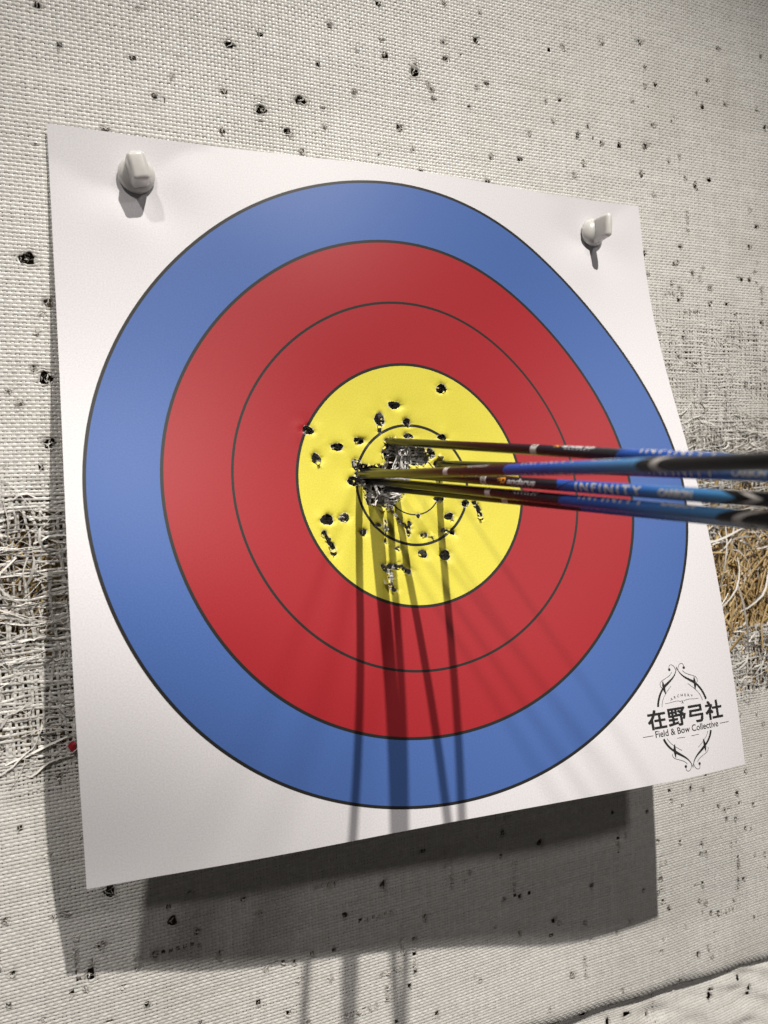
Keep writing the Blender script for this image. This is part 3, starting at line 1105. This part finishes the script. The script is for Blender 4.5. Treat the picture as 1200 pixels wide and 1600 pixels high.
def make_pin(label, px_, pz_, roll, tilt, sc, tabs):
    q = sheet(np.array(px_), np.array(pz_), 0.0)
    root = empty('push_pin', tuple(q))
    tag(root, label, 'push pin', 'push pins holding the paper')
    n = Vector((0, -1, 0))
    rot = n.to_track_quat('Z', 'Y').to_matrix().to_4x4()
    root.matrix_world = Matrix.Translation(Vector(q)) @ rot @ Matrix.Rotation(tilt[0], 4, 'X') @ Matrix.Rotation(tilt[1], 4, 'Y') @ Matrix.Rotation(roll, 4, 'Z')
    bm = lathe([(0, 0.0002), (0.0094 * sc, 0.0004), (0.0104 * sc, 0.0014), (0.0104 * sc, 0.0030), (0.0098 * sc, 0.0044), (0.0080 * sc, 0.0064), (0.0052 * sc, 0.0080), (0.0026 * sc, 0.0086), (0, 0.0088)])
    bm_obj('head', bm, M_pin, root)
    bm = bmesh.new()
    bmesh.ops.create_cube(bm, size=1)
    tx, ty, tz = tabs
    for v in bm.verts:
        k = 1.0 if v.co.z < 0 else 0.93
        v.co = Vector((v.co.x * tx * k, v.co.y * ty * k, 0.0045 + (v.co.z + 0.5) * tz))
    bmesh.ops.bevel(bm, geom=bm.edges[:], offset=0.0027, segments=5, affect='EDGES', profile=0.5)
    bmesh.ops.subdivide_edges(bm, edges=bm.edges[:], cuts=1)
    for v in bm.verts:  # moulding irregularity
        v.co += Vector((vnoise(v.co.y * 1.0, v.co.z, 0.004, 51) * 0.0003, vnoise(v.co.x, v.co.z, 0.004, 52) * 0.0003, 0))
    bm_obj('grip_tab', bm, M_pin, root)
    bm = lathe([(0, -0.022), (0.0006, -0.018), (0.0007, 0.001), (0, 0.001)], 10)
    bm_obj('spike', bm, M_steel, root)
    return root


make_pin('milky plastic push pin in the paper\'s upper left corner, seen nearly end-on', -0.1632, 0.1885, 0.22, (0.05, 0.03), 1.0, (0.0108, 0.0170, 0.0150))
make_pin('milky plastic push pin in the paper\'s upper right corner, its flat grip side-on', 0.1652, 0.1868, -0.05, (0.0, 0.0), 0.96, (0.0060, 0.0185, 0.0175))

# ------------------------------------------------------------------ arrows
AR = 0.0024
S_END = 0.44      # nock end, measured from the size band
SHAFT_IN = 0.22   # buried end, measured from the size band


def wrap(bm, phi0, z0, r=AR + 0.00005):
    """text in metres (x along shaft, y round it) -> shaft coordinates"""
    ys_ = [v.co.y for v in bm.verts]
    y = min(ys_) + 0.0003
    while y < max(ys_):
        bmesh.ops.bisect_plane(bm, geom=bm.verts[:] + bm.edges[:] + bm.faces[:], plane_co=(0, y, 0), plane_no=(0, 1, 0))
        y += 0.0004
    for v in bm.verts:
        a = phi0 + v.co.y / AR
        v.co = Vector((r * math.cos(a), -r * math.sin(a), z0 + v.co.x))
    return bm


def join_bm(dst, src):
    tmp = bpy.data.meshes.new('t')
    src.to_mesh(tmp)
    src.free()
    dst.from_mesh(tmp)
    bpy.data.meshes.remove(tmp)


def fitm(bm, x0, x1, h):
    fit_box(bm, x0, x1, -h / 2, h / 2)
    return bm


def mesh_of(name, bm, mat, smooth=False):
    bmesh.ops.triangulate(bm, faces=[f for f in bm.faces if len(f.verts) > 4])
    me = bpy.data.meshes.new(name)
    bm.to_mesh(me)
    bm.free()
    for p_ in me.polygons:
        p_.use_smooth = smooth
    me.materials.append(mat)
    return me


bm = lathe([(0, -SHAFT_IN), (0.0012, -SHAFT_IN + 0.004), (AR, -SHAFT_IN + 0.014)] + [(AR, -SHAFT_IN + 0.014 + (S_END + SHAFT_IN - 0.014) * k / 30) for k in range(1, 31)] + [(0, S_END)], 32)
me_shaft = mesh_of('shaft', bm, M_shaft, True)
# silver text, on two opposite sides
bm = bmesh.new()
for ph in (0.0, math.pi):
    t = text_bm('INFINITY', 4, offset=0.06, space=1.35, shear=-0.12)
    join_bm(bm, wrap(fitm(t, 0.0665, 0.1005, 0.0036), ph, 0))
    t = text_bm('CARBON', 4, offset=0.16, space=1.0)
    join_bm(bm, wrap(fitm(t, 0.1085, 0.1225, 0.0026), ph, 0))
me_sil = mesh_of('lettering', bm, M_silver)
bm = bmesh.new()
for ph in (0.0, math.pi):
    t = text_bm('andarus', 4, offset=0.08, space=0.95, shear=0.25)
    join_bm(bm, wrap(fitm(t, 0.0215, 0.0420, 0.0026), ph + 0.12, 0))
    t = text_bm('ARCHERY', 2, offset=0.02, space=2.2)
    join_bm(bm, wrap(fitm(t, 0.0240, 0.0400, 0.0007), ph - 0.72, 0))
me_white = mesh_of('maker_lettering', bm, M_whitep)
# orange winged P emblem
bm = bmesh.new()
for ph in (0.0, math.pi):
    e = bmesh.new()
    ring = [(0.0187 + 0.0013 * math.cos(a), 0.0002 + 0.0011 * math.sin(a)) for a in [k * 2 * math.pi / 20 for k in range(21)]]
    stroke(e, ring, 0.00075)
    stroke(e, [(0.0176, 0.0002), (0.0166, -0.0016)], 0.0009, 0.0003)
    stroke(e, bez((0.0180, 0.0010), (0.0165, 0.0014), (0.0150, 0.0006), (0.0135, 0.0007), 8), 0.0008, 0.0001)
    stroke(e, bez((0.0176, 0.0002), (0.0165, 0.0004), (0.0155, -0.0005), (0.0142, -0.0004), 8), 0.0006, 0.0001)
    join_bm(bm, wrap(e, ph + 0.12, 0))
me_or = mesh_of('maker_emblem', bm, M_orange)
# black figures on the white size band, printed round the shaft
bm = bmesh.new()
t = text_bm('500', 3, offset=0.05, space=1.1)
fit_box(t, -0.0024, 0.0024, -0.0014, 0.0014)
for v in t.verts:
    v.co = Vector((0.0022 - v.co.y, v.co.x, 0))
join_bm(bm, wrap(t, 0.35, 0, AR + 0.00006))
me_size = mesh_of('size_marking', bm, M_ink)
# small spec print further up
bm = bmesh.new()
t = text_bm('ARROW', 3, offset=0.05, space=1.2)
join_bm(bm, wrap(fitm(t, 0.172, 0.200, 0.0030), 0.0, 0))
me_spec = mesh_of('upper_lettering', bm, simple('dim_grey_lettering', (0.10, 0.10, 0.105), 0.4))
# nock and vanes
bm = lathe([(0, S_END - 0.001), (AR * 1.02, S_END - 0.001), (AR * 1.05, S_END + 0.004), (AR * 0.85, S_END + 0.010), (AR * 0.8, S_END + 0.013), (0, S_END + 0.0135)], 20)
me_nock = mesh_of('nock', bm, M_nock, True)
vane_me = []
for k in range(3):
    bm = bmesh.new()
    a = k * 2 * math.pi / 3 + 0.5
    er = Vector((math.cos(a), math.sin(a), 0))
    et = Vector((-math.sin(a), math.cos(a), 0)) * 0.0002
    prof = [(S_END - 0.062, AR * 0.97), (S_END - 0.045, 0.0085), (S_END - 0.028, 0.0115), (S_END - 0.020, 0.0120), (S_END - 0.017, AR * 0.97)]
    A_ = [bm.verts.new(er * r + et + Vector((0, 0, z))) for z, r in prof]
    B_ = [bm.verts.new(er * r - et + Vector((0, 0, z))) for z, r in prof]
    bm.faces.new(A_)
    bm.faces.new(B_[::-1])
    for i in range(len(prof)):
        j = (i + 1) % len(prof)
        bm.faces.new((A_[j], A_[i], B_[i], B_[j]))
    vane_me.append(mesh_of('vane', bm, M_vane))

ARROWS = [
    ([-0.0149, -0.0186, 0.0298], [0.012, -0.9964, -0.0830], 0.1640, 72, 'topmost of the six carbon arrows where they leave the target, entering highest in the gold'),
    ([0.0208, -0.0201, 0.0141], [-0.0202, -0.9988, -0.0453], 0.1354, 10, 'carbon arrow mostly hidden behind the nearest arrow, its dark blue length showing just below it'),
    ([-0.0373, -0.0225, 0.0085], [-0.0195, -0.9998, -0.0059], 0.1270, 95, 'carbon arrow nearest the camera, crossing in front of the others with the longest black end'),
    ([-0.0299, -0.0217, 0.0104], [0.0617, -0.9967, -0.0528], 0.1316, 0, 'carbon arrow whose silver and white lettering faces the camera in full'),
    ([-0.0251, -0.0225, 0.004], [0.043, -0.9978, -0.0503], 0.1304, 62, 'lowest carbon arrow at the right edge, lettering cut off along its top'),
    ([-0.0128, -0.0228, -0.0014], [0.128, -0.9905, -0.051], 0.1118, 68, 'carbon arrow entering lowest in the gold, running just behind the lowest one'),
]
for E_p, Dv, sb, roll, lab in ARROWS:
    Dv = Vector(Dv).normalized()
    E_p = Vector(E_p)
    # start the thing at the wall end of its visible shaft
    toc = CAM - E_p
    e1 = (toc - Dv * toc.dot(Dv)).normalized()
    e2 = e1.cross(Dv)
    a = math.radians(roll)
    # rotate so the lettering centre sits 'roll' degrees above the camera-facing side
    x_ax = e1 * math.cos(a) + e2 * math.sin(a)
    y_ax = Dv.cross(x_ax)
    Mx = Matrix((x_ax, y_ax, Dv)).transposed().to_4x4()
    root = bpy.data.objects.new('arrow', None)
    root.empty_display_size = 0.01
    col.objects.link(root)
    root.matrix_world = Matrix.Translation(E_p) @ Mx
    tag(root, lab, 'arrow', 'arrows shot into the gold')
    for me in [me_shaft, me_sil, me_white, me_or, me_size, me_spec, me_nock] + vane_me:
        c_ = bpy.data.objects.new(me.name, me)
        col.objects.link(c_)
        c_.parent = root
        c_.location = (0, 0, sb)

# ------------------------------------------------------------------ red scrap caught in the cover
bm = bmesh.new()
rs = random.Random(3)
pts = [(0.0020 * (1 + 0.35 * rs.uniform(-1, 1)) * math.cos(a), 0.0034 * (1 + 0.35 * rs.uniform(-1, 1)) * math.sin(a)) for a in [k * 2 * math.pi / 11 for k in range(11)]]
f0 = [bm.verts.new((x, -0.0004 - 0.0012 * rs.random(), z)) for x, z in pts]
c0 = bm.verts.new((0, -0.0018, 0))
for i in range(11):
    bm.faces.new((f0[i], f0[(i + 1) % 11], c0))
g = bmesh.ops.extrude_face_region(bm, geom=bm.faces[:])
for v in [q for q in g['geom'] if isinstance(q, bmesh.types.BMVert)]:
    v.co.y += 0.0004
bmesh.ops.recalc_face_normals(bm, faces=bm.faces[:])
o = bm_obj('paper_scrap', bm, M_red, None, False)
o.location = (-0.2145, float(weave_base(np.array(-0.2145), np.array(-0.145))) - 0.0015, -0.1445)
tag(o, 'small torn red scrap caught in the weave beside the paper\'s lower left edge', 'paper scrap')
